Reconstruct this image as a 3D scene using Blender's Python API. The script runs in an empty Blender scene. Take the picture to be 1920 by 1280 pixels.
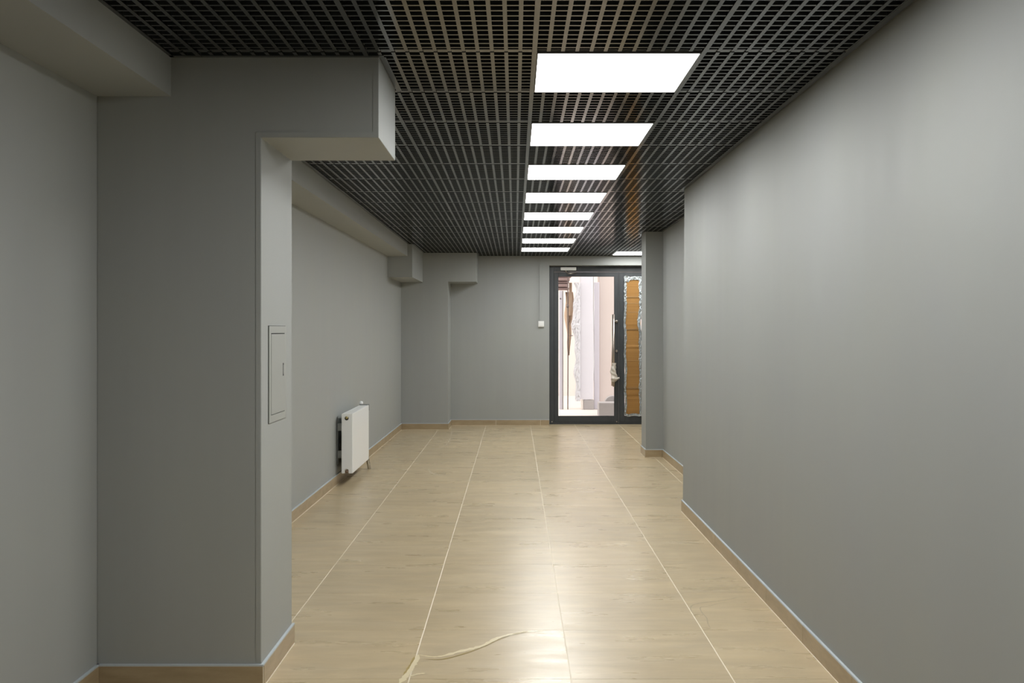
import bpy, bmesh, math, random
from mathutils import Vector, Matrix
random.seed(7)
SC = bpy.context.scene
COL = SC.collection
# ------------------------------------------------------------------ camera
FPX = 1865.0                      # focal length in pixels of the 1920 px wide frame
VPX, HOR = 966.0, 617.0           # vanishing point of the corridor
EYE = 1.284
cam_d = bpy.data.cameras.new('camera'); cam = bpy.data.objects.new('camera', cam_d)
COL.objects.link(cam); SC.camera = cam
cam.location = (0, 0, EYE); cam.rotation_euler = (math.pi/2, 0, 0)
cam_d.sensor_width = 36.0; cam_d.lens = FPX*36/1920
cam_d.shift_x = -(VPX-960)/1920; cam_d.shift_y = -(640-HOR)/1920
cam_d.clip_start = .05; cam_d.clip_end = 200
# ------------------------------------------------------------------ world, exposure
W = bpy.data.worlds.new('overcast_sky'); SC.world = W; W.use_nodes = True
bg = W.node_tree.nodes['Background']
bg.inputs[0].default_value = (1.0, .955, .945, 1); bg.inputs[1].default_value = 3.7
LIGHT_W = 16.9                    # radiance of the ceiling panels' diffusers
VS = SC.view_settings
VS.view_transform = 'Standard'; VS.look = 'None'; VS.gamma = 1; VS.use_curve_mapping = False
VS.exposure = 0.0

# ------------------------------------------------------------------ pixel helpers
def at(px, py, d):                # the point at distance d along the corridor behind a photo pixel
    return Vector(((px-VPX)*d/FPX, d, EYE+(HOR-py)*d/FPX))
def on_floor(px, py):
    return at(px, py, EYE*FPX/(py-HOR))

# ------------------------------------------------------------------ materials
def mat(name, col, rough=.5, metal=0, spec=.5):
    m = bpy.data.materials.new(name); m.use_nodes = True
    b = m.node_tree.nodes['Principled BSDF']
    b.inputs['Base Color'].default_value = (*col, 1); b.inputs['Roughness'].default_value = rough
    b.inputs['Metallic'].default_value = metal; b.inputs['Specular IOR Level'].default_value = spec
    return m
class NT:
    def __init__(s, m): s.t = m.node_tree; s.b = s.t.nodes['Principled BSDF']
    def n(s, typ, **kw):
        x = s.t.nodes.new(typ)
        for k, v in kw.items(): setattr(x, k, v)
        return x
    def l(s, a, b): s.t.links.new(a, b)
    def noise(s, scale3, scale, detail=4, rough=.55, rnd=False, dist=0):
        g = s.n('ShaderNodeNewGeometry'); mp = s.n('ShaderNodeMapping')
        mp.inputs['Scale'].default_value = scale3
        s.l(g.outputs['Position'], mp.inputs['Vector'])
        if rnd:
            oi = s.n('ShaderNodeObjectInfo'); mu = s.n('ShaderNodeMath', operation='MULTIPLY'); mu.inputs[1].default_value = 37.0
            s.l(oi.outputs['Random'], mu.inputs[0]); s.l(mu.outputs[0], mp.inputs['Location'])
        nz = s.n('ShaderNodeTexNoise'); nz.inputs['Scale'].default_value = scale
        nz.inputs['Detail'].default_value = detail; nz.inputs['Roughness'].default_value = rough
        nz.inputs['Distortion'].default_value = dist
        s.l(mp.outputs[0], nz.inputs['Vector'])
        return nz.outputs['Fac']
    def ramp(s, fac, stops):
        r = s.n('ShaderNodeValToRGB'); e = r.color_ramp.elements
        while len(e) < len(stops): e.new(.5)
        for q, (p, c) in zip(e, stops): q.position = p; q.color = (*c, 1) if len(c) == 3 else c
        s.l(fac, r.inputs[0]); return r.outputs[0]
    def rng(s, fac, lo, hi):
        r = s.n('ShaderNodeMapRange'); r.inputs[1].default_value = .25; r.inputs[2].default_value = .75
        r.inputs[3].default_value = lo; r.inputs[4].default_value = hi
        s.l(fac, r.inputs[0]); return r.outputs[0]
    def mixc(s, a, b, fac, mode='MIX'):
        x = s.n('ShaderNodeMix', data_type='RGBA', blend_type=mode)
        if isinstance(fac, (int, float)): x.inputs[0].default_value = fac
        else: s.l(fac, x.inputs[0])
        for sock, v in ((x.inputs[6], a), (x.inputs[7], b)):
            if isinstance(v, tuple): sock.default_value = (*v, 1)
            else: s.l(v, sock)
        return x.outputs[2]
    def bump(s, fac, strength, dist=.01):
        b = s.n('ShaderNodeBump'); b.inputs['Strength'].default_value = strength; b.inputs['Distance'].default_value = dist
        s.l(fac, b.inputs['Height']); s.l(b.outputs[0], s.b.inputs['Normal'])

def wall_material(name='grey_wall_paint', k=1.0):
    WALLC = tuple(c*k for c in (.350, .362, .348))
    m = mat(name, WALLC, .6, spec=.35); t = NT(m)
    v = t.noise((9, 9, .55), 1.0, 3); a = t.noise((1, 1, 1), 1.6, 2)
    c1 = t.ramp(v, [(.3, tuple(x*.98 for x in WALLC)), (.7, tuple(x*1.02 for x in WALLC))])
    c2 = t.ramp(a, [(.3, (.98, .98, 1.0)), (.7, (1.0, 1.0, .985))])
    t.l(t.mixc(c1, c2, 1.0, 'MULTIPLY'), t.b.inputs['Base Color'])
    t.l(t.rng(v, .55, .68), t.b.inputs['Roughness'])
    t.bump(t.noise((1, 1, 1), 260, 2), .05, .002)
    return m
M = {}
M['wall'] = wall_material()
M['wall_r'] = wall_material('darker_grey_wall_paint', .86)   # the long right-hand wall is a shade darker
def floor_material():
    m = mat('beige_stone_tile', (.5, .42, .29), .3); t = NT(m)
    st = t.noise((1.5, 7, 1), 1.8, 6, .62, True, .3); fine = t.noise((2.2, 60, 1), 1.5, 4, .6, True)
    blot = t.noise((1, 2.6, 1), 2.6, 6, .65, False, .4)
    c = t.ramp(st, [(.28, (.458, .364, .224)), (.5, (.502, .402, .251)), (.72, (.555, .453, .298))])
    c = t.mixc(c, t.ramp(fine, [(.3, (.965, .965, .965)), (.65, (1.01, 1.01, 1.01))]), .8, 'MULTIPLY')
    c = t.mixc(c, t.ramp(blot, [(.32, (.90, .905, .915)), (.68, (1.09, 1.09, 1.085))]), .9, 'MULTIPLY')
    oi = t.n('ShaderNodeObjectInfo')
    c = t.mixc(c, t.ramp(oi.outputs['Random'], [(0, (.955, .955, .955)), (1, (1.03, 1.025, 1.02))]), 1.0, 'MULTIPLY')
    t.l(c, t.b.inputs['Base Color'])
    rg = t.noise((1.2, 5, 1), 2.0, 4, .55, True, .3)
    t.l(t.rng(rg, .38, .24), t.b.inputs['Roughness'])
    t.bump(t.noise((1.6, 6, 1), 2.6, 3, .55, True, .5), .17, .006)
    return m
M['floor'] = floor_material()
M['grout'] = mat('cream_grout', (.78, .70, .56), .7)
def skirt_material():
    m = mat('tan_skirting_tile', (.36, .275, .165), .38); t = NT(m)
    st = t.noise((3, 3, 14), 2.0, 4, .6, True)
    t.l(t.ramp(st, [(.3, (.325, .245, .142)), (.7, (.42, .325, .20))]), t.b.inputs['Base Color'])
    return m
M['skirt'] = skirt_material()
M['caulk'] = mat('pale_blue_grey_caulk', (.50, .55, .58), .5)
def grille_material():
    m = mat('black_gloss_enamel', (.027, .029, .030), .2, spec=.95); t = NT(m)
    v = t.noise((1, 1, 1), 5, 2)
    t.l(t.rng(v, .11, .2), t.b.inputs['Roughness'])
    t.bump(t.noise((1, 1, 1), 7, 2), .05, .01)
    return m
M['grille'] = grille_material()
M['slab'] = mat('black_ceiling_void_paint', (.006, .006, .006), .9)
M['lframe'] = mat('dark_light_frame', (.085, .080, .074), .35)
def emis(name, col, s):
    m = bpy.data.materials.new(name); m.use_nodes = True; nt = m.node_tree; nt.nodes.clear()
    e = nt.nodes.new('ShaderNodeEmission'); e.inputs[0].default_value = (*col, 1); e.inputs[1].default_value = s
    o = nt.nodes.new('ShaderNodeOutputMaterial'); nt.links.new(e.outputs[0], o.inputs[0]); return m
M['led'] = emis('white_led_diffuser', (.995, 1.0, .98), LIGHT_W)
M['white'] = mat('white_enamel', (.87, .88, .88), .3)
M['whitepl'] = mat('white_plastic', (.80, .80, .78), .4)
M['dark'] = mat('dark_gap', (.012, .012, .012), .8)
M['brass'] = mat('brass', (.62, .5, .24), .3, 1)
M['copper'] = mat('brown_fitting', (.22, .15, .10), .45, .3)
M['chrome'] = mat('chrome', (.62, .62, .6), .18, 1)
M['steel'] = mat('brushed_steel', (.62, .54, .48), .34, 1)
M['galv'] = mat('galvanised_steel', (.33, .34, .33), .45, .8)
def frame_material():
    m = mat('anthracite_aluminium', (.052, .057, .062), .42); t = NT(m)
    v = t.noise((3, 3, 1.2), 4, 4)
    t.l(t.ramp(v, [(.3, (.036, .041, .045)), (.75, (.052, .057, .061))]), t.b.inputs['Base Color']); return m
M['frame'] = frame_material()
M['gasket'] = mat('black_rubber_gasket', (.012, .012, .013), .6)
def glass_material():
    m = bpy.data.materials.new('clear_glass'); m.use_nodes = True; nt = m.node_tree; nt.nodes.clear()
    tr = nt.nodes.new('ShaderNodeBsdfTransparent'); tr.inputs[0].default_value = (.96, .97, .965, 1)
    gl = nt.nodes.new('ShaderNodeBsdfGlossy'); gl.inputs['Roughness'].default_value = .01
    fr = nt.nodes.new('ShaderNodeFresnel'); fr.inputs[0].default_value = 1.45
    mx = nt.nodes.new('ShaderNodeMixShader'); o = nt.nodes.new('ShaderNodeOutputMaterial')
    nt.links.new(fr.outputs[0], mx.inputs[0]); nt.links.new(tr.outputs[0], mx.inputs[1]); nt.links.new(gl.outputs[0], mx.inputs[2])
    nt.links.new(mx.outputs[0], o.inputs[0]); return m
M['glass'] = glass_material()
def card_material():
    m = mat('corrugated_cardboard', (.42, .24, .085), .75); t = NT(m)
    v = t.noise((.6, 1, 60), 1.5, 3); w = t.noise((3, 1, 2), 1.2, 2)
    c = t.ramp(v, [(.3, (.29, .142, .032)), (.7, (.375, .192, .048))])
    t.l(t.mixc(c, t.ramp(w, [(.3, (.93, .93, .93)), (.7, (1.06, 1.06, 1.06))]), 1.0, 'MULTIPLY'), t.b.inputs['Base Color'])
    t.bump(t.noise((.2, 1, 130), 1.5, 2), .4, .004); return m
M['card'] = card_material()
def foil_material():
    m = mat('crinkled_foil_tape', (.44, .475, .485), .26, .95); t = NT(m)
    t.bump(t.noise((1, 1, .6), 55, 4), .8, .02); return m
M['crease'] = mat('cardboard_fold', (.50, .33, .15), .75)
M['foil'] = foil_material()
M['wrap'] = mat('beige_wrapping_film', (.62, .57, .50), .35)
M['hatch'] = mat('hatch_cover_paint', (.355, .367, .348), .4)
M['stain'] = mat('pale_glue_residue', (.74, .64, .43), .3)
M['stain2'] = mat('ochre_glue_residue', (.40, .30, .11), .3)
M['stain3'] = mat('faint_water_mark', (.42, .345, .225), .4)
M['stain4'] = mat('pale_scuff', (.57, .49, .355), .35)
# outside
M['paving'] = mat('pale_paving', (.62, .56, .52), .8)
M['pinkwall'] = mat('pale_pink_render', (.54, .465, .435), .9)
M['creamwall'] = mat('cream_render', (.70, .645, .60), .9)
M['lilac'] = mat('pale_lilac_board', (.50, .47, .52), .7)
M['whiteboard'] = mat('white_insulation_board', (.62, .60, .64), .8)
M['film'] = mat('crumpled_white_film', (.53, .52, .54), .45)
M['canopy'] = mat('brown_canopy_timber', (.26, .18, .165), .7)
M['tan'] = mat('tan_sacking', (.46, .33, .23), .85)
M['greyconc'] = mat('grey_concrete', (.34, .315, .31), .9)
M['rust'] = mat('dark_steel_pole', (.13, .095, .085), .6)

# ------------------------------------------------------------------ mesh helpers
def link(o, parent=None, kind=None, label=None, cat=None, group=None):
    COL.objects.link(o)
    if parent is not None: o.parent = parent
    if kind: o['kind'] = kind
    if label: o['label'] = label
    if cat: o['category'] = cat
    if group: o['group'] = group
    return o
def empty(name, loc=(0, 0, 0), **kw):
    o = bpy.data.objects.new(name, None); o.location = loc; o.empty_display_size = .1
    return link(o, **kw)
def bm_box(bm, x0, x1, y0, y1, z0, z1):
    v = [bm.verts.new(p) for p in ((x0,y0,z0),(x1,y0,z0),(x1,y1,z0),(x0,y1,z0),(x0,y0,z1),(x1,y0,z1),(x1,y1,z1),(x0,y1,z1))]
    for f in ((3,2,1,0),(4,5,6,7),(0,1,5,4),(1,2,6,5),(2,3,7,6),(3,0,4,7)): bm.faces.new([v[i] for i in f])
def bm_prism(bm, pts, z0, z1, top=None):
    top = top or pts
    a = [bm.verts.new((x, y, z0)) for x, y in pts]; b = [bm.verts.new((x, y, z1)) for x, y in top]
    n = len(pts)
    bm.faces.new(a[::-1]); bm.faces.new(b)
    for i in range(n): bm.faces.new((a[i], a[(i+1) % n], b[(i+1) % n], b[i]))
def bm_tube(bm, pts, r, seg=12, caps=True):
    pts = [Vector(p) for p in pts]; rings = []
    rr = r if isinstance(r, (list, tuple)) else [r]*len(pts)
    up = Vector((0, 0, 1)); t0 = (pts[1]-pts[0]).normalized()
    if abs(t0.dot(up)) > .9: up = Vector((1, 0, 0))
    for i, p in enumerate(pts):
        t = (pts[min(i+1, len(pts)-1)]-pts[max(i-1, 0)]).normalized()
        u = (up-t*up.dot(t)).normalized(); w = t.cross(u)
        rings.append([bm.verts.new(p+(u*math.cos(a)+w*math.sin(a))*rr[i]) for a in (2*math.pi*k/seg for k in range(seg))])
    for a, b in zip(rings, rings[1:]):
        for k in range(seg): bm.faces.new((a[k], a[(k+1) % seg], b[(k+1) % seg], b[k]))
    if caps: bm.faces.new(rings[0][::-1]); bm.faces.new(rings[-1])
def make(name, bm, m, parent=None, smooth=False, bevel=0, **kw):
    bmesh.ops.recalc_face_normals(bm, faces=bm.faces)
    if bevel:
        bmesh.ops.bevel(bm, geom=[e for e in bm.edges if e.calc_face_angle(0) > .6], offset=bevel, segments=2, affect='EDGES', profile=.6)
    me = bpy.data.meshes.new(name); bm.to_mesh(me); bm.free()
    me.materials.append(M[m] if isinstance(m, str) else m)
    if smooth:
        for p in me.polygons: p.use_smooth = True
    return link(bpy.data.objects.new(name, me), parent, **kw)
def box(name, x0, x1, y0, y1, z0, z1, m, parent=None, bevel=0, **kw):
    bm = bmesh.new(); bm_box(bm, x0, x1, y0, y1, z0, z1); return make(name, bm, m, parent, bevel=bevel, **kw)
def prism(name, pts, z0, z1, m, parent=None, top=None, **kw):
    bm = bmesh.new(); bm_prism(bm, pts, z0, z1, top); return make(name, bm, m, parent, **kw)
def tube(name, pts, r, m, parent=None, seg=12, **kw):
    bm = bmesh.new(); bm_tube(bm, pts, r, seg); return make(name, bm, m, parent, smooth=True, **kw)
def extrude_xz(name, pts, y0, y1, m, parent=None, bevel=0, **kw):   # outline in x,z pushed along y
    bm = bmesh.new()
    a = [bm.verts.new((x, y0, z)) for x, z in pts]; b = [bm.verts.new((x, y1, z)) for x, z in pts]; n = len(pts)
    bm.faces.new(a); bm.faces.new(b[::-1])
    for i in range(n): bm.faces.new((a[i], a[(i+1) % n], b[(i+1) % n], b[i]))
    return make(name, bm, m, parent, bevel=bevel, **kw)

# ------------------------------------------------------------------ room dimensions (metres; y runs down the corridor)
CEIL, TOP = 2.262, 2.75
YR, YF = -3.2, 13.28              # rear wall, door wall
P0, P1, PX, HX = 3.58, 4.07, -.914, -.491        # partition with its bracket-like header
PZ0 = 0.0
Q0, QX, SX = 12.74, -.861, -.499                 # far pier with a header of the same kind
XR, YE, XR2, C0, C1, CX, XR3 = 1.183, 7.02, 1.485, 9.98, 10.32, 1.311, 2.15
BZ = EYE+.838                                    # underside of the beam along the left wall
def xl(y): return -1.505+.0047*(y-3.58)          # left wall
DX0, DX1, DZ = .456, 1.86, 2.138                 # door opening

# floor: grout bed and tiles
floor = box('floor', -2.0, 2.6, YR-.2, YF+.32, -.12, -.0008, 'grout', kind='structure')
TP = .594
bm = bmesh.new(); bm_box(bm, -TP/2+.0024, TP/2-.0024, -TP/2+.0009, TP/2-.0009, -.009, 0)
bmesh.ops.recalc_face_normals(bm, faces=bm.faces)
tile_me = bpy.data.meshes.new('floor_tile'); bm.to_mesh(tile_me); bm.free(); tile_me.materials.append(M['floor'])
for i in range(-3, 4):
    for j in range(-9, 17):
        x = .205+TP*(i+.5); y = 4.246+TP*(j+.5)
        if x > 2.4: continue
        o = bpy.data.objects.new('floor_tile', tile_me); o.location = (x, y, 0); link(o, floor)
# left wall with its beam
wall_left = prism('wall_left', [(xl(YR), YR), (xl(YF), YF), (-1.9, YF), (-1.9, YR)], 0, TOP, 'wall', kind='structure')
def beam(y0, y1): prism('beam', [(-1.255, y0), (-1.239, y1), (xl(y1), y1), (xl(y0), y0)], BZ, TOP, 'wall', wall_left)
beam(YR, P0); beam(P1, 11.44)
box('beam_box', xl(12)-.004, -1.184, 11.44, Q0, EYE+.6, TOP, 'wall', wall_left)
# partition with the header; the thin proud strip along its edges is the corner bead
HB = EYE+.689
wall_partition = extrude_xz('wall_partition', [(xl(P0), 0), (PX, 0), (PX, HB), (HX, HB), (HX, TOP), (xl(P0), TOP)], P0, P1, 'wall', kind='structure', bevel=.0025)
extrude_xz('corner_bead', [(PX-.019, .09), (PX-.002, .09), (PX-.002, HB+.001), (HX-.002, HB+.001), (HX-.002, CEIL-.02), (HX-.021, CEIL-.02), (HX-.021, HB+.020), (PX-.019, HB+.020)], P0-.0022, P0+.002, 'wall', wall_partition)
# far pier
wall_pier = extrude_xz('wall_pier', [(xl(Q0), 0), (QX, 0), (QX, EYE+.608), (SX, EYE+.608), (SX, TOP), (xl(Q0), TOP)], Q0, YF, 'wall', kind='structure', bevel=.0025)
# door wall
wall_back = extrude_xz('wall_back', [(-1.9, 0), (DX0, 0), (DX0, DZ), (DX1, DZ), (DX1, 0), (2.6, 0), (2.6, 4.2), (-1.9, 4.2)], YF, YF+.32, 'wall', kind='structure')
# right wall, stepping back twice, and the column
fp = [(XR, YR), (XR, YE), (XR2, YE), (XR2, C1), (XR3, C1), (XR3, YF), (2.5, YF), (2.5, YR)]
tp = [(XR+.075, YR), (XR+.014, YE)] + fp[2:]
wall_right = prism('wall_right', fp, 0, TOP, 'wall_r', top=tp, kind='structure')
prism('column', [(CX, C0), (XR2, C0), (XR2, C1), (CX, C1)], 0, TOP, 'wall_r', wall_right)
wall_rear = box('wall_rear', -1.9, 2.5, YR-.2, YR, 0, TOP, 'wall', kind='structure')

# ------------------------------------------------------------------ ceiling: dark slab, rails, open-cell grille panels
ceiling = box('ceiling', -1.9, 2.6, YR-.2, YF+.3, TOP, TOP+.15, 'slab', kind='structure')
def Lx(y):
    if P0-.004 <= y <= P1+.004: return HX+.004
    if y < 11.436: return -1.255+.0011*(y+3.2)+.004
    if y < Q0-.004: return -1.180
    return SX+.004
def Rx(y):
    if y <= YE: return XR+.005
    if y < C0-.004: return XR2-.004
    if y <= C1+.004: return CX-.004
    return XR3-.004
STEPS = [P0-.004, P1+.004, 11.436, Q0-.004, YE, C0-.004, C1+.004]
def spans_y(x, y0, y1):                    # the free stretches of a line x = const
    cuts = sorted([y0, y1]+[s for s in STEPS if y0 < s < y1]); out = []
    for a, b in zip(cuts, cuts[1:]):
        m = (a+b)/2
        if Lx(m)+.006 < x < Rx(m)-.006 and b-a > .012:
            if out and abs(out[-1][1]-a) < 1e-6: out[-1][1] = b
            else: out.append([a, b])
    return out
def span_x(y, x0, x1):
    a, b = max(x0, Lx(y)), min(x1, Rx(y))
    return (a, b) if b-a > .012 else None
GX, GY, MOD, NC = .068, 3.51, .6, 12
BW, TW, BH, RW = .0135, .0105, .038, .017
BARS = {}
def bar_mesh(length, along):
    key = (round(length, 3), along)
    if key not in BARS:
        bm = bmesh.new(); h = length/2
        if along == 'y': bm_box(bm, -BW/2, BW/2, -h, h, 0, BH)
        else: bm_box(bm, -h, h, -TW/2, TW/2, .0012, BH-.0012)
        bmesh.ops.recalc_face_normals(bm, faces=bm.faces)
        me = bpy.data.meshes.new('bar'); bm.to_mesh(me); bm.free(); me.materials.append(M['grille']); BARS[key] = me
    return BARS[key]
LIGHTS = [(0, j) for j in range(-4, 15, 2)] + [(2, 15)]
FULL = {}
for j in range(-11, 17):
    for i in range(-3, 4):
        if (i, j) in LIGHTS: continue
        x0, y0 = GX+MOD*i, GY+MOD*j; x1, y1 = x0+MOD, y0+MOD
        y1c = min(y1, YF-.004); y0c = max(y0, YR+.004)
        if y1c-y0c < .03: continue
        ox, oy = (x0+x1)/2, (y0+y1)/2
        segs = []
        for k in range(1, NC):
            x = x0+MOD*k/NC
            for a, b in spans_y(x, y0c+.007, y1c-.007): segs.append(('y', x, (a+b)/2, b-a))
        for k in range(1, NC):
            y = y0+MOD*k/NC
            if not y0c+.01 < y < y1c-.01: continue
            s = span_x(y, x0+.009, x1-.009)
            if s: segs.append(('x', (s[0]+s[1])/2, y, s[1]-s[0]))
        if not segs: continue
        if -1 <= j <= 2:
            p = empty('grille_panel', (ox, oy, CEIL), parent=ceiling)
            for al, x, y, L in segs:
                o = bpy.data.objects.new('bar', bar_mesh(L, al)); o.location = (x-ox, y-oy, 0); link(o, p)
        else:
            key = tuple((al, round(x-ox, 3), round(y-oy, 3), round(L, 3)) for al, x, y, L in segs)
            if key not in FULL:
                bm = bmesh.new()
                for al, x, y, L in key:
                    if al == 'y': bm_box(bm, x-BW/2, x+BW/2, y-L/2, y+L/2, 0, BH)
                    else: bm_box(bm, x-L/2, x+L/2, y-TW/2, y+TW/2, .0012, BH-.0012)
                bmesh.ops.recalc_face_normals(bm, faces=bm.faces)
                me = bpy.data.meshes.new('grille_panel'); bm.to_mesh(me); bm.free(); me.materials.append(M['grille']); FULL[key] = me
            o = bpy.data.objects.new('grille_panel', FULL[key]); o.location = (ox, oy, CEIL); link(o, ceiling)
# T rails between the modules and the angle along the walls
for i in range(-2, 5):
    x = GX+MOD*i
    for a, b in spans_y(x, YR+.004, YF-.004):
        bm = bmesh.new(); bm_box(bm, x-RW/2, x+RW/2, a, b, CEIL-.0015, CEIL+.002); bm_box(bm, x-.003, x+.003, a, b, CEIL+.002, CEIL+.045)
        make('main_rail', bm, 'grille', ceiling)
for j in range(-11, 18):
    y = GY+MOD*j
    if y < YR+.05 or y > YF-.02: continue
    for i in range(-3, 4):
        s = span_x(y, GX+MOD*i+.009, GX+MOD*(i+1)-.009)
        if not s: continue
        bm = bmesh.new(); bm_box(bm, s[0], s[1], y-.0165, y+.0165, CEIL+.004, CEIL+.0055); bm_box(bm, s[0], s[1], y-.002, y+.002, CEIL+.0055, CEIL+.045)
        make('cross_rail', bm, 'grille', ceiling)
def trim(x0, x1, y0, y1): box('edge_trim', x0, x1, y0, y1, CEIL-.001, CEIL+.0015, 'grille', ceiling)
ys = sorted([YR+.004, YF-.004]+STEPS)
for a, b in zip(ys, ys[1:]):
    m = (a+b)/2
    if b-a < .05: continue
    trim(Lx(m), Lx(m)+.022, a, b); trim(Rx(m)-.022, Rx(m), a, b)
for xa, xb, y, s in ((-1.25, HX+.02, P0, -1), (-1.22, HX+.02, P1, 1), (-1.22, -1.16, 11.44, -1), (-1.17, SX+.02, Q0, -1), (XR, XR2, YE, 1), (CX-.02, XR2, C0, -1), (CX-.02, XR3, C1, 1), (SX, XR3, YF, -1)):
    trim(xa, xb, min(y+s*.003, y+s*.025), max(y+s*.003, y+s*.025))

# ------------------------------------------------------------------ ceiling panel lights
ORD = ['first', 'second', 'third', 'fourth', 'fifth', 'sixth', 'seventh', 'eighth', 'ninth', 'tenth', 'eleventh']
def light(x0, y0, label):
    L = empty('ceiling_light', (x0+MOD/2, y0+MOD/2, CEIL), label=label, cat='ceiling light', group='square ceiling panel lights')
    a, f = MOD/2-.010, .2865
    bm = bmesh.new()
    for s in (-1, 1):
        bm_box(bm, min(s*f, s*a), max(s*f, s*a), -a, a, -.003, .012)
        bm_box(bm, -f, f, min(s*f, s*a), max(s*f, s*a), -.003, .012)
    make('frame', bm, 'lframe', L)
    box('diffuser', -f, f, -f, f, -.0005, .006, 'led', L)
    box('housing', -a, a, -a, a, .0125, .05, 'lframe', L)
    return L
row = [j for i, j in LIGHTS if i == 0][::-1]
for n, j in enumerate(row):
    light(GX, GY+MOD*j, f'square white panel light, {ORD[n]} in the long ceiling row counted from the door wall')
light(GX+2*MOD, GY+15*MOD, 'square white panel light set apart from the row, in front of the cardboard-covered door leaf')

# ------------------------------------------------------------------ skirting tiles
def skirting(name, runs):
    root = empty(name, (runs[0][0][0], runs[0][0][1], 0), kind='structure'); base = Vector(root.location)
    for p, q in runs:                       # the wall lies to the left of the walk from p to q
        p, q = Vector((*p, 0)), Vector((*q, 0)); t = (q-p).normalized(); n = Vector((t.y, -t.x, 0)); Ln = (q-p).length
        H, T = .074, .010
        s = 0
        while s < Ln-.003:
            e = min(s+TP, Ln)
            if Ln-e < .06: e = Ln
            bm = bmesh.new(); o = p-base+t*(s+.0016); v = t*(e-s-.0032)
            bm_prism(bm, [(w.x, w.y) for w in (o+n*.0089, o+v+n*.0089, o+v+n*T, o+n*T)], .0006, H)
            make('skirting_tile', bm, 'skirt', root); s = e
        bm = bmesh.new(); o = p-base+t*.002; v = t*(Ln-.004)
        bm_prism(bm, [(w.x, w.y) for w in (o+n*.0002, o+v+n*.0002, o+v+n*.0088, o+n*.0088)], .0004, H-.001)
        lo = p-base+t*.011; hi = q-base-t*.011
        bm_prism(bm, [(w.x, w.y) for w in (lo+n*.0101, hi+n*.0101, hi+n*.0135, lo+n*.0135)], .0002, .0022)
        make('joint_grout', bm, 'grout', root)
        bm = bmesh.new(); o = p-base; v = q-p
        bm_prism(bm, [(w.x, w.y) for w in (o, o+v, o+v+n*.0102, o+n*.0102)], H+.0002, H+.0065)
        make('caulk_line', bm, 'caulk', root)
    return root
skirting('baseboard_left', [((xl(0), 0), (xl(P0), P0)), ((xl(P1), P1), (xl(Q0), Q0))])
skirting('baseboard_partition', [((xl(P0), P0), (PX+.01, P0)), ((PX, P0), (PX, P1+.01))])
skirting('baseboard_pier', [((xl(Q0)+.01, Q0), (QX+.01, Q0)), ((QX, Q0), (QX, YF))])
skirting('baseboard_back', [((QX+.01, YF), (DX0, YF))])
skirting('baseboard_right', [((XR, YE+.01), (XR, 0)), ((XR2, C0), (XR2, YE)), ((XR3, YF), (XR3, C1))])
skirting('baseboard_column', [((CX-.01, C0), (XR2-.01, C0)), ((CX, C1), (CX, C0))])

# ------------------------------------------------------------------ marks on the floor
def ribbon(pxs, w, m, z=.0006):
    pts = [on_floor(*p) for p in pxs]; fine = []
    for i in range(len(pts)-1):             # Catmull-Rom
        a, b, c, d = pts[max(i-1, 0)], pts[i], pts[i+1], pts[min(i+2, len(pts)-1)]
        for k in range(8):
            t = k/8
            fine.append(.5*((2*b)+(c-a)*t+(2*a-5*b+4*c-d)*t*t+(3*b-a-3*c+d)*t**3))
    fine.append(pts[-1]); bm = bmesh.new(); prev = None; n = len(fine)
    for i, p in enumerate(fine):
        t = (fine[min(i+1, n-1)]-fine[max(i-1, 0)]).normalized(); s = Vector((t.y, -t.x, 0))
        ww = w*(.55+.75*random.random())*min(1, .15+4*min(i, n-1-i)/n)
        cur = (bm.verts.new((p.x+s.x*ww, p.y+s.y*ww, z)), bm.verts.new((p.x-s.x*ww, p.y-s.y*ww, z)))
        if prev: bm.faces.new((prev[0], prev[1], cur[1], cur[0]))
        prev = cur
    o = make('floor_stain', bm, m, floor)
    return o
ribbon([(784, 1227), (820, 1231), (862, 1221), (905, 1210), (935, 1195), (975, 1186), (1000, 1183), (1022, 1182)], .0115, 'stain')
ribbon([(795, 1235), (828, 1236), (868, 1226), (905, 1213), (930, 1201), (958, 1190)], .0035, 'stain2', .0012)
ribbon([(960, 1189), (975, 1186), (990, 1184)], .007, 'stain2', .0014)
ribbon([(784, 1227), (775, 1245), (764, 1263), (748, 1282)], .016, 'stain')
ribbon([(778, 1230), (768, 1248), (756, 1266)], .005, 'stain2', .0012)
ribbon([(768, 1268), (782, 1264), (797, 1262)], .006, 'stain', .0010)
def c6(x, y): return (1180+x/3.368, 900+y/3.368)
ribbon([c6(*p) for p in ((800, 738), (700, 737), (640, 750), (570, 762), (500, 768), (430, 780), (392, 795), (390, 825), (415, 850))], .0035, 'stain3')
ribbon([c6(*p) for p in ((660, 766), (560, 780), (500, 795), (450, 803), (458, 835), (488, 870), (498, 910), (520, 945))], .003, 'stain3')
ribbon([(803, 878), (808, 886), (820, 890), (834, 891)], .009, 'stain4')
ribbon([(846, 800), (846, 815), (838, 832), (822, 842)], .006, 'stain4')

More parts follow.
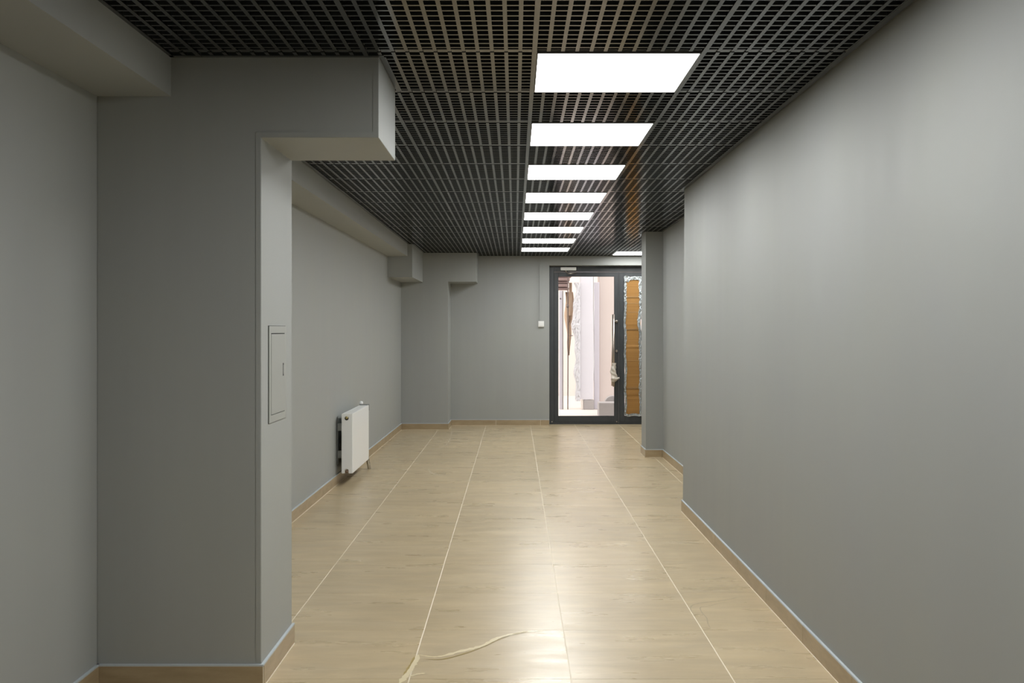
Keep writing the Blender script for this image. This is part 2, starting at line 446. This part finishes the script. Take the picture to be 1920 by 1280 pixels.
# ------------------------------------------------------------------ access hatch in the partition's side
hx = PX; hy0, hy1, hz0, hz1 = 3.682, 3.952, .935, 1.296
hatch = empty('access_hatch', (hx, (hy0+hy1)/2, hz0), label='flush grey access hatch with a slot latch in the side of the partition', cat='access hatch')
def hb(name, y0, y1, z0, z1, x0, x1, m, parent=hatch, off=None):
    c = Vector(hatch.location); b = .0 if m == 'dark' else .0006
    return box(name, x0, x1, y0-c.y, y1-c.y, z0-c.z, z1-c.z, m, parent, bevel=b)
bm = bmesh.new(); c = hatch.location; f = .027
for y0, y1, z0, z1 in ((hy0, hy1, hz1-f, hz1), (hy0, hy1, hz0, hz0+f), (hy0, hy0+f, hz0+f, hz1-f), (hy1-f, hy1, hz0+f, hz1-f)):
    bm_box(bm, .0002, .004, y0-c.y, y1-c.y, z0-c.z, z1-c.z)
make('frame', bm, 'hatch', hatch)
hb('shadow_gap', hy0-.0035, hy1+.001, hz0-.0015, hz1+.0015, .00005, .0012, 'dark')
hd = hb('hatch_door', hy0+f+.0025, hy1-f-.0025, hz0+f+.0025, hz1-f-.0035, .0013, .0048, 'hatch')
hb('latch_slot', hy1-f-.032, hy1-f-.020, 1.102, 1.152, .0045, .0052, 'dark', hd)
hb('latch_tongue', hy1-f-.029, hy1-f-.023, 1.110, 1.144, .005, .0062, 'galv', hd)

# ------------------------------------------------------------------ radiator
ry0, ry1, rx0, rx1, rz0, rz1 = 8.2, 9.12, -1.433, -1.341, .094, .590
rad = empty('radiator', (-1.387, (ry0+ry1)/2, 0), label='white flat panel radiator hung on the left wall', cat='radiator')
RC = Vector(rad.location)
def rb(name, x0, x1, y0, y1, z0, z1, m, parent=rad, bevel=.002):
    return box(name, x0-RC.x, x1-RC.x, y0-RC.y, y1-RC.y, z0, z1, m, parent, bevel=bevel)
rb('front_panel', rx1-.016, rx1, ry0+.004, ry1-.004, rz0, rz1, 'white', bevel=.006)
rb('rear_panel', rx0, rx0+.016, ry0+.004, ry1-.004, rz0, rz1-.004, 'white', bevel=.004)
# near side cover with a round hole on top and a notch at the bottom
def side_cover(y0, y1):
    bm = bmesh.new(); z0, z1 = rz0+.002, rz1-.003; a, b = rx0+.003-RC.x, rx1-.004-RC.x; mid = (a+b)/2-.002
    out = [(a, z0), (mid-.016, z0)] + [(mid-.016*math.cos(t), z0+.026+.012*math.sin(t)) for t in (math.pi*k/8 for k in range(9))] + [(mid+.016, z0), (b, z0), (b, z1), (a, z1)]
    v0 = [bm.verts.new((x, y0-RC.y, z)) for x, z in out]; v1 = [bm.verts.new((x, y1-RC.y, z)) for x, z in out]; n = len(out)
    bm.faces.new(v0); bm.faces.new(v1[::-1])
    for i in range(n): bm.faces.new((v0[i], v0[(i+1) % n], v1[(i+1) % n], v1[i]))
    return make('side_cover', bm, 'white', rad), mid
near, mid = side_cover(ry0, ry0+.004); side_cover(ry1-.004, ry1)
tube('hole_ring', [(mid, ry0-.0012-RC.y, .550), (mid, ry0+.002-RC.y, .550)], .0165, 'dark', rad, 20)
tube('vent_plug', [(mid, ry0-.009-RC.y, .555), (mid, ry0-.0005-RC.y, .555)], .011, 'brass', rad, 14)
tube('drain_plug', [(mid, ry0-.004-RC.y, .112), (mid, ry0+.03-RC.y, .112)], .0125, 'copper', rad, 14)
tg = rb('top_grille', rx0+.016, rx1-.016, ry0+.004, ry1-.004, rz1-.010, rz1-.003, 'white', bevel=0)
for k in range(22):
    y = ry0+.04+k*(ry1-ry0-.08)/21
    rb('grille_slot', rx0+.024, rx1-.024, y-.007, y+.007, rz1-.0032, rz1-.0024, 'whitepl', tg, 0)
for y in (ry0+.06, ry1-.12):
    for z in (.215, .44):
        rb('wall_bracket', xl(8.7)+.006, rx0, y, y+.035, z, z+.06, 'galv')
    rb('wall_rail', xl(8.7)+.003, xl(8.7)+.008, y, y+.035, .16, .56, 'galv')
vx = rx1-.03-RC.x; vy = ry1+.02-RC.y
rb('top_clip', rx0+.005, rx1+.004, ry1+.001, ry1+.006, rz1-.05, rz1+.008, 'galv', bevel=0)
tube('valve', [(vx-.045, vy, .545), (vx-.045, vy, .60)], .011, 'galv', rad)
tube('valve_head', [(vx-.045, vy, .592), (vx-.045, vy, .602), (vx-.045, vy, .616), (vx-.045, vy, .624)], [.013, .019, .017, .008], 'white', rad, 16)
tube('supply_pipe', [(vx+.006, vy-.005, .15), (vx+.012, vy, .10), (vx+.022, vy+.004, .05), (vx+.031, vy+.008, .0015)], .0165, 'chrome', rad)

# ------------------------------------------------------------------ conduit and switch on the door wall
box('cable_conduit', .324, .353, YF-.022, YF-.0005, 1.394, CEIL-.004, 'wall', bevel=.002, label='thin grey cable conduit running down the door wall to the white switch', cat='conduit')
sw = empty('wall_switch', (.346, YF, 1.316), label='small white surface switch at the foot of the conduit', cat='switch')
box('back_box', -.038, .038, -.030, -.0005, 0, .076, 'whitepl', sw, bevel=.004)
box('rocker', -.024, .024, -.034, -.029, .014, .062, 'whitepl', sw, bevel=.002)

# ------------------------------------------------------------------ glazed entrance door
DY = 13.45
door = empty('door_1', (DX0, DY, 0), kind='structure')
def db(name, x0, x1, y0, y1, z0, z1, m, parent=None, bevel=.0025):
    return box(name, x0-DX0, x1-DX0, y0-DY, y1-DY, z0, z1, m, parent or door, bevel=bevel)
def ring(bm, x0, x1, z0, z1, l, r, t, b, y0, y1):
    for a in ((x0, x0+l, z0, z1), (x1-r, x1, z0, z1), (x0+l, x1-r, z1-t, z1), (x0+l, x1-r, z0, z0+b)):
        if a[1]-a[0] > 1e-4 and a[3]-a[2] > 1e-4: bm_box(bm, a[0]-DX0, a[1]-DX0, y0-DY, y1-DY, a[2], a[3])
bm = bmesh.new(); ring(bm, DX0+.001, DX1-.001, .001, DZ-.004, .064, .064, .074, .012, DY-.01, DY+.06); make('door_frame', bm, 'frame', door, bevel=.003)
def leaf(x0, x1, l, r, name):
    z0, z1 = .016, 2.056
    bm = bmesh.new(); ring(bm, x0, x1, z0, z1, l, r, .060, .094, DY, DY+.05); lf = make(name, bm, 'frame', door, bevel=.003)
    bm = bmesh.new(); ring(bm, x0+l-.006, x1-r+.006, z0+.088, z1-.054, .006, .006, .006, .006, DY+.003, DY+.047)
    make('gasket', bm, 'gasket', lf)
    bm = bmesh.new(); ring(bm, x0+.014, x1-.014, z0+.014, z1-.014, .003, .003, .003, .003, DY-.0008, DY+.001); make('profile_groove', bm, 'gasket', lf)
    g = db('glass_pane', x0+l-.002, x1-r+.002, DY+.022, DY+.028, z0+.090, z1-.058, 'glass', lf, 0)
    return lf
leaf1 = leaf(.523, 1.398, .061, .057, 'door_leaf')
leaf2 = leaf(1.402, 1.794, .076, .076, 'fixed_leaf')
def dt(name, pts, r, m, parent, seg=14): return tube(name, [(x-DX0, y-DY, z) for x, y, z in pts], r, m, parent, seg)
for s, yb in ((1, DY-.075), (-1, DY+.125)):
    h = dt('pull_handle', [(1.325, yb, .512), (1.325, yb, 1.484)], .0145, 'steel', leaf1, 18)
    ye = DY-.001 if s > 0 else DY+.051
    for z in (1.39, .62):
        dt('standoff', [(1.325, yb, z), (1.352, yb+s*.02, z), (1.369, yb+s*.055, z), (1.369, ye, z)], .009, 'steel', h)
        dt('rose', [(1.369, ye-s*.014, z), (1.369, ye, z)], .019, 'steel', h)
lk = dt('lock_rose', [(1.371, DY-.008, .99), (1.371, DY-.0005, .99)], .016, 'steel', leaf1)
db('thumb_turn', 1.366, 1.376, DY-.024, DY-.008, .972, 1.008, 'steel', lk)
for x in (.497, 1.372):
    for z in (.035,): db('corner_screw', x-.006, x+.006, DY-.0125, DY-.001, z-.006, z+.006, 'steel', door, .002)
cl = db('closer_body', .612, .822, DY-.062, DY-.011, 2.076, 2.118, 'whitepl', door, .005)
def ct(name, pts, r, m): return tube(name, [(x-DX0, y-DY, z) for x, y, z in pts], r, m, cl, 10)
ct('closer_spindle', [(.683, DY-.036, 2.077), (.683, DY-.036, 2.056)], .010, 'steel')
ct('closer_arm', [(.683, DY-.036, 2.060), (.690, DY-.075, 2.046), (.702, DY-.16, 2.030)], .007, 'steel')
ct('closer_arm', [(.702, DY-.16, 2.026), (.770, DY-.09, 2.034), (.822, DY-.012, 2.042)], .006, 'steel')
# film wound around the pull handle
bm = bmesh.new(); ringsz = 30; seg = 22; prev = None
for k in range(ringsz+1):
    f = k/ringsz; z = .575+.255*f
    base = .020+.018*math.sin(math.pi*min(1, f*1.12))**.6 if f < .9 else .026
    base += .016*math.exp(-((f-.16)/.08)**2)
    cur = []
    for q in range(seg):
        a = 2*math.pi*q/seg
        r = base*(1+.16*math.sin(3*a+9*f)+.12*math.sin(26*f+2*a)+.10*(random.random()-.5))
        cur.append(bm.verts.new((1.325+.006*math.sin(7*f)+r*math.cos(a)-1.325, DY-.075+.75*r*math.sin(a)-DY, z-.575)))
    if prev:
        for q in range(seg): bm.faces.new((prev[q], prev[(q+1) % seg], cur[(q+1) % seg], cur[q]))
    prev = cur
# a loose end sticking out to the side
lo = [bm.verts.new(p) for p in ((.02, -.10, .05), (.072, -.095, .068), (.080, -.092, .048), (.03, -.10, .022), (.02, -.088, .05), (.072, -.085, .068), (.080, -.084, .048), (.03, -.088, .022))]
for f in ((3,2,1,0),(4,5,6,7),(0,1,5,4),(1,2,6,5),(2,3,7,6),(3,0,4,7)): bm.faces.new([lo[i] for i in f])
w = make('wrapping_film', bm, 'wrap', smooth=True, label='crumpled beige film wound around the lower end of the door pull handle', cat='wrapping'); w.location = (1.325, DY, .575)

# ------------------------------------------------------------------ cardboard taped over the second leaf
CY = DY-.006
card = empty('cardboard_cover', (1.59, CY, .11), label='brown cardboard sheet taped with foil over the second door leaf', cat='cardboard')
CC = Vector(card.location)
bm = bmesh.new(); n = 60; creases = {52: 1, 51: -1, 40: 1, 30: 1, 29: -1, 31: -1, 17: 1, 9: 1, 8: -1}
fr, bk = [], []
for k in range(n+1):
    z = .135+k*(1.965-.135)/n; dy = -.0025*creases.get(k, 0)-.003*math.sin(k*.31)
    fr.append([bm.verts.new((x-CC.x, CY-.004+dy*(.6+.4*s)-CC.y, z-CC.z)) for s, x in enumerate((1.488, 1.59, 1.692))])
    bk.append([bm.verts.new((x-CC.x, CY+.001-CC.y, z-CC.z)) for x in (1.488, 1.59, 1.692)])
for k in range(n):
    for q in range(2):
        bm.faces.new((fr[k][q], fr[k][q+1], fr[k+1][q+1], fr[k+1][q])); bm.faces.new((bk[k][q+1], bk[k][q], bk[k+1][q], bk[k+1][q+1]))
    bm.faces.new((fr[k][0], fr[k+1][0], bk[k+1][0], bk[k][0])); bm.faces.new((fr[k][2], bk[k][2], bk[k+1][2], fr[k+1][2]))
sheet = make('cardboard_sheet', bm, 'card', card)
for z in (1.725, 1.715, 1.635, 1.515, 1.29, 1.278, .86, .50, .485):
    box('crease', 1.500-CC.x, 1.678-CC.x, CY-.0102-CC.y, CY-.004-CC.y, z-.0018-CC.z, z+.0018-CC.z, 'crease', sheet)
def tape(path, wf):
    bm = bmesh.new(); prev = None; N = len(path)
    for i, (x, z) in enumerate(path):
        a, b = path[max(i-1, 0)], path[min(i+1, N-1)]; t = Vector((b[0]-a[0], b[1]-a[1])).normalized(); s = Vector((t.y, -t.x))
        wl, wr = wf(i), wf(i+7); row_ = []
        for e in (-wl, -wl*.4, 0, wr*.45, wr):
            row_.append(bm.verts.new((x+s.x*e-CC.x, CY-.014-.006*random.random()-CC.y, z+s.y*e-CC.z)))
        if prev:
            for q in range(4): bm.faces.new((prev[q], prev[q+1], row_[q+1], row_[q]))
        prev = row_
    o = make('foil_tape', bm, 'foil', card)
    sm = o.modifiers.new('thickness', 'SOLIDIFY'); sm.thickness = .0012
    return o
def line(p, q, n, wob): return [(p[0]+(q[0]-p[0])*k/n+wob*math.sin(k*.37+p[0]*9)*.6+wob*(random.random()-.5)*.5, p[1]+(q[1]-p[1])*k/n) for k in range(n+1)]
rw = lambda base: (lambda i: base*(.75+.5*random.random()))
tape(line((1.488, 1.995), (1.488, 1.62), 16, .003), rw(.017))
tape(line((1.484, 1.66), (1.490, .125), 60, .010), rw(.014))
tape(line((1.690, 1.99), (1.690, 1.42), 24, .008), rw(.020))
tape([(1.690-.020*math.exp(-((z-1.37)/.10)**2)+.004*math.sin(z*21), z) for z in (1.50-.03*k for k in range(18))], rw(.020))
tape(line((1.694, 1.02), (1.692, .125), 36, .006), rw(.019))
tape([(1.47+.25*k/12, 1.975+.004*math.sin(k)) for k in range(13)], rw(.024))
tape([(1.50+.19*k/10, .128-.006*math.sin(k*.8)) for k in range(11)], rw(.016))
tape([(1.515+.02*k/3, 1.945-.006*k) for k in range(4)], rw(.016))

# ------------------------------------------------------------------ what shows through the glass: a building yard
box('ground', -6, 9, YF+.32, 30, -.14, -.02, 'paving', kind='structure')
box('wall_outside_far', -6, 9, 19.5, 19.8, -.02, 5.5, 'creamwall', kind='structure')
G = -.02
box('pink_wall', 1.372, 5.5, 16.25, 16.6, G, 5.0, 'pinkwall', bevel=.01, label='pale pink rendered wall outside the glass door', cat='wall')
b1 = box('lilac_board', 1.284, 1.371, 16.20, 16.24, G, 2.05, 'lilac', bevel=.01, label='narrow pale lilac board standing against the pink wall outside', cat='board')
wb = empty('insulation_board', (1.17, 16.2, .14), label='tall white board outside, standing on a grey block', cat='board')
extrude_xz('board_face', [(-.112, .01), (-.02, -.002), (.06, .004), (.10, .012), (.104, .9), (.096, 1.7), (.104, 3.2), (-.112, 3.2)], -.05, .06, 'whiteboard', wb, bevel=.008)
extrude_xz('board_edge', [(.105, .3), (.112, .6), (.106, 1.0), (.113, 1.5), (.108, 2.1), (.120, 3.2), (.105, 3.2)], -.045, .05, 'whitepl', wb)
pb = empty('support_block', (1.17, 16.2, G), label='grey concrete block under the tall white board', cat='block')
box('block', -.06, .11, -.06, .07, 0, .155, 'greyconc', pb, bevel=.008); box('lighter_block', -.10, -.062, -.05, .06, 0, .15, 'creamwall', pb, bevel=.005)
# crumpled film hanging along the board's edge
bm = bmesh.new(); nz_, nx_ = 70, 10; grid = []
for k in range(nz_+1):
    z = .12+1.92*k/nz_; L0 = .955+.016*math.sin(z*8)+.012*math.sin(z*17+1)+(.03*math.exp(-((z-1.95)/.1)**2))+.02*math.sin(z*3.1)
    grid.append([bm.verts.new((L0+(1.058-L0)*q/nx_-1.0, -.03-.05*math.sin(math.pi*q/nx_)+.022*(random.random()-.5), z-.12)) for q in range(nx_+1)])
for k in range(nz_):
    for q in range(nx_): bm.faces.new((grid[k][q], grid[k][q+1], grid[k+1][q+1], grid[k+1][q]))
fm = make('plastic_film', bm, 'film', smooth=False, label='crumpled white plastic film hanging along the tall white board outside', cat='plastic film'); fm.location = (1.0, 16.17, .12)
sd = fm.modifiers.new('thickness', 'SOLIDIFY'); sd.thickness = .002
# pole with a rung, post, canopy, sacking
pole = empty('steel_pole', (.855, 16.17, G), label='thin dark steel pole outside with a short side rung', cat='pole')
tube('shaft', [(0, 0, 0), (.004, 0, 1.0), (0, 0, 2.2), (.002, 0, 3.2)], .0085, 'rust', pole)
tube('rung', [(0, 0, 1.20), (.085, -.01, 1.20)], .006, 'rust', pole)
tube('clamp', [(0, -.012, 1.66), (0, .012, 1.70)], .022, 'rust', pole)
post = empty('timber_post', (.752, 16.2, G), label='pale lilac timber post under the brown canopy outside', cat='post')
box('post_face', -.035, .010, -.03, .03, 0, 1.93, 'lilac', post, bevel=.004); box('post_edge', .0105, .034, -.02, .03, 0, 1.93, 'greyconc', post, bevel=.003)
tube('bolt', [(-.015, -.034, 1.80), (-.015, -.029, 1.80)], .012, 'rust', post)
can = empty('canopy', (.70, 16.32, 1.93), label='brown timber canopy edge with stacked boards outside', cat='canopy')
for k, (z, h, x1, y) in enumerate(((0, .035, .20, 0), (.045, .05, .19, -.03), (.105, .03, .20, -.01), (.145, .05, .21, -.05), (.205, .06, .24, -.02), (.275, .2, .20, 0))):
    box('canopy_board', -.55, x1-.02, y-.05, y+.25, z, z+h, 'canopy', can, bevel=.004)
box('side_board', .19, .235, .05, .12, -.42, .12, 'tan', can, bevel=.005)
sk = bmesh.new(); g = []
for k in range(25):
    z = -1.05*k/24; wl = .13-.10*max(0, (k-9)/15)
    g.append([sk.verts.new((.16-wl*.5+wl*q/6*(1 if k < 12 else .8)+.012*math.sin(k*.5+q), .03*math.sin(q*1.7+k*.2), z)) for q in range(7)])
for k in range(24):
    for q in range(6): sk.faces.new((g[k][q], g[k][q+1], g[k+1][q+1], g[k+1][q]))
so = make('sacking', sk, 'tan', smooth=True, label='tan sacking hanging below the canopy behind the pole outside', cat='sacking'); so.location = (.735, 16.5, 1.90)
sd = so.modifiers.new('thickness', 'SOLIDIFY'); sd.thickness = .004
kb = box('kerb_stone', 1.252, 2.1, 14.86, 15.16, G, .185, 'greyconc', bevel=.012, label='low grey kerb stone on the ground outside the door', cat='kerb stone')
bm = bmesh.new(); bm_tube(bm, [(1.50, 15.30, .02), (1.50, 15.42, .02)], .125, 28)
bmesh.ops.translate(bm, verts=bm.verts, vec=(-1.50, -15.36, .115))
rs = make('round_stone', bm, 'greyconc', bevel=.012, label='round grey disc standing upright behind the kerb stone outside', cat='disc'); rs.location = (1.50, 15.36, 0)
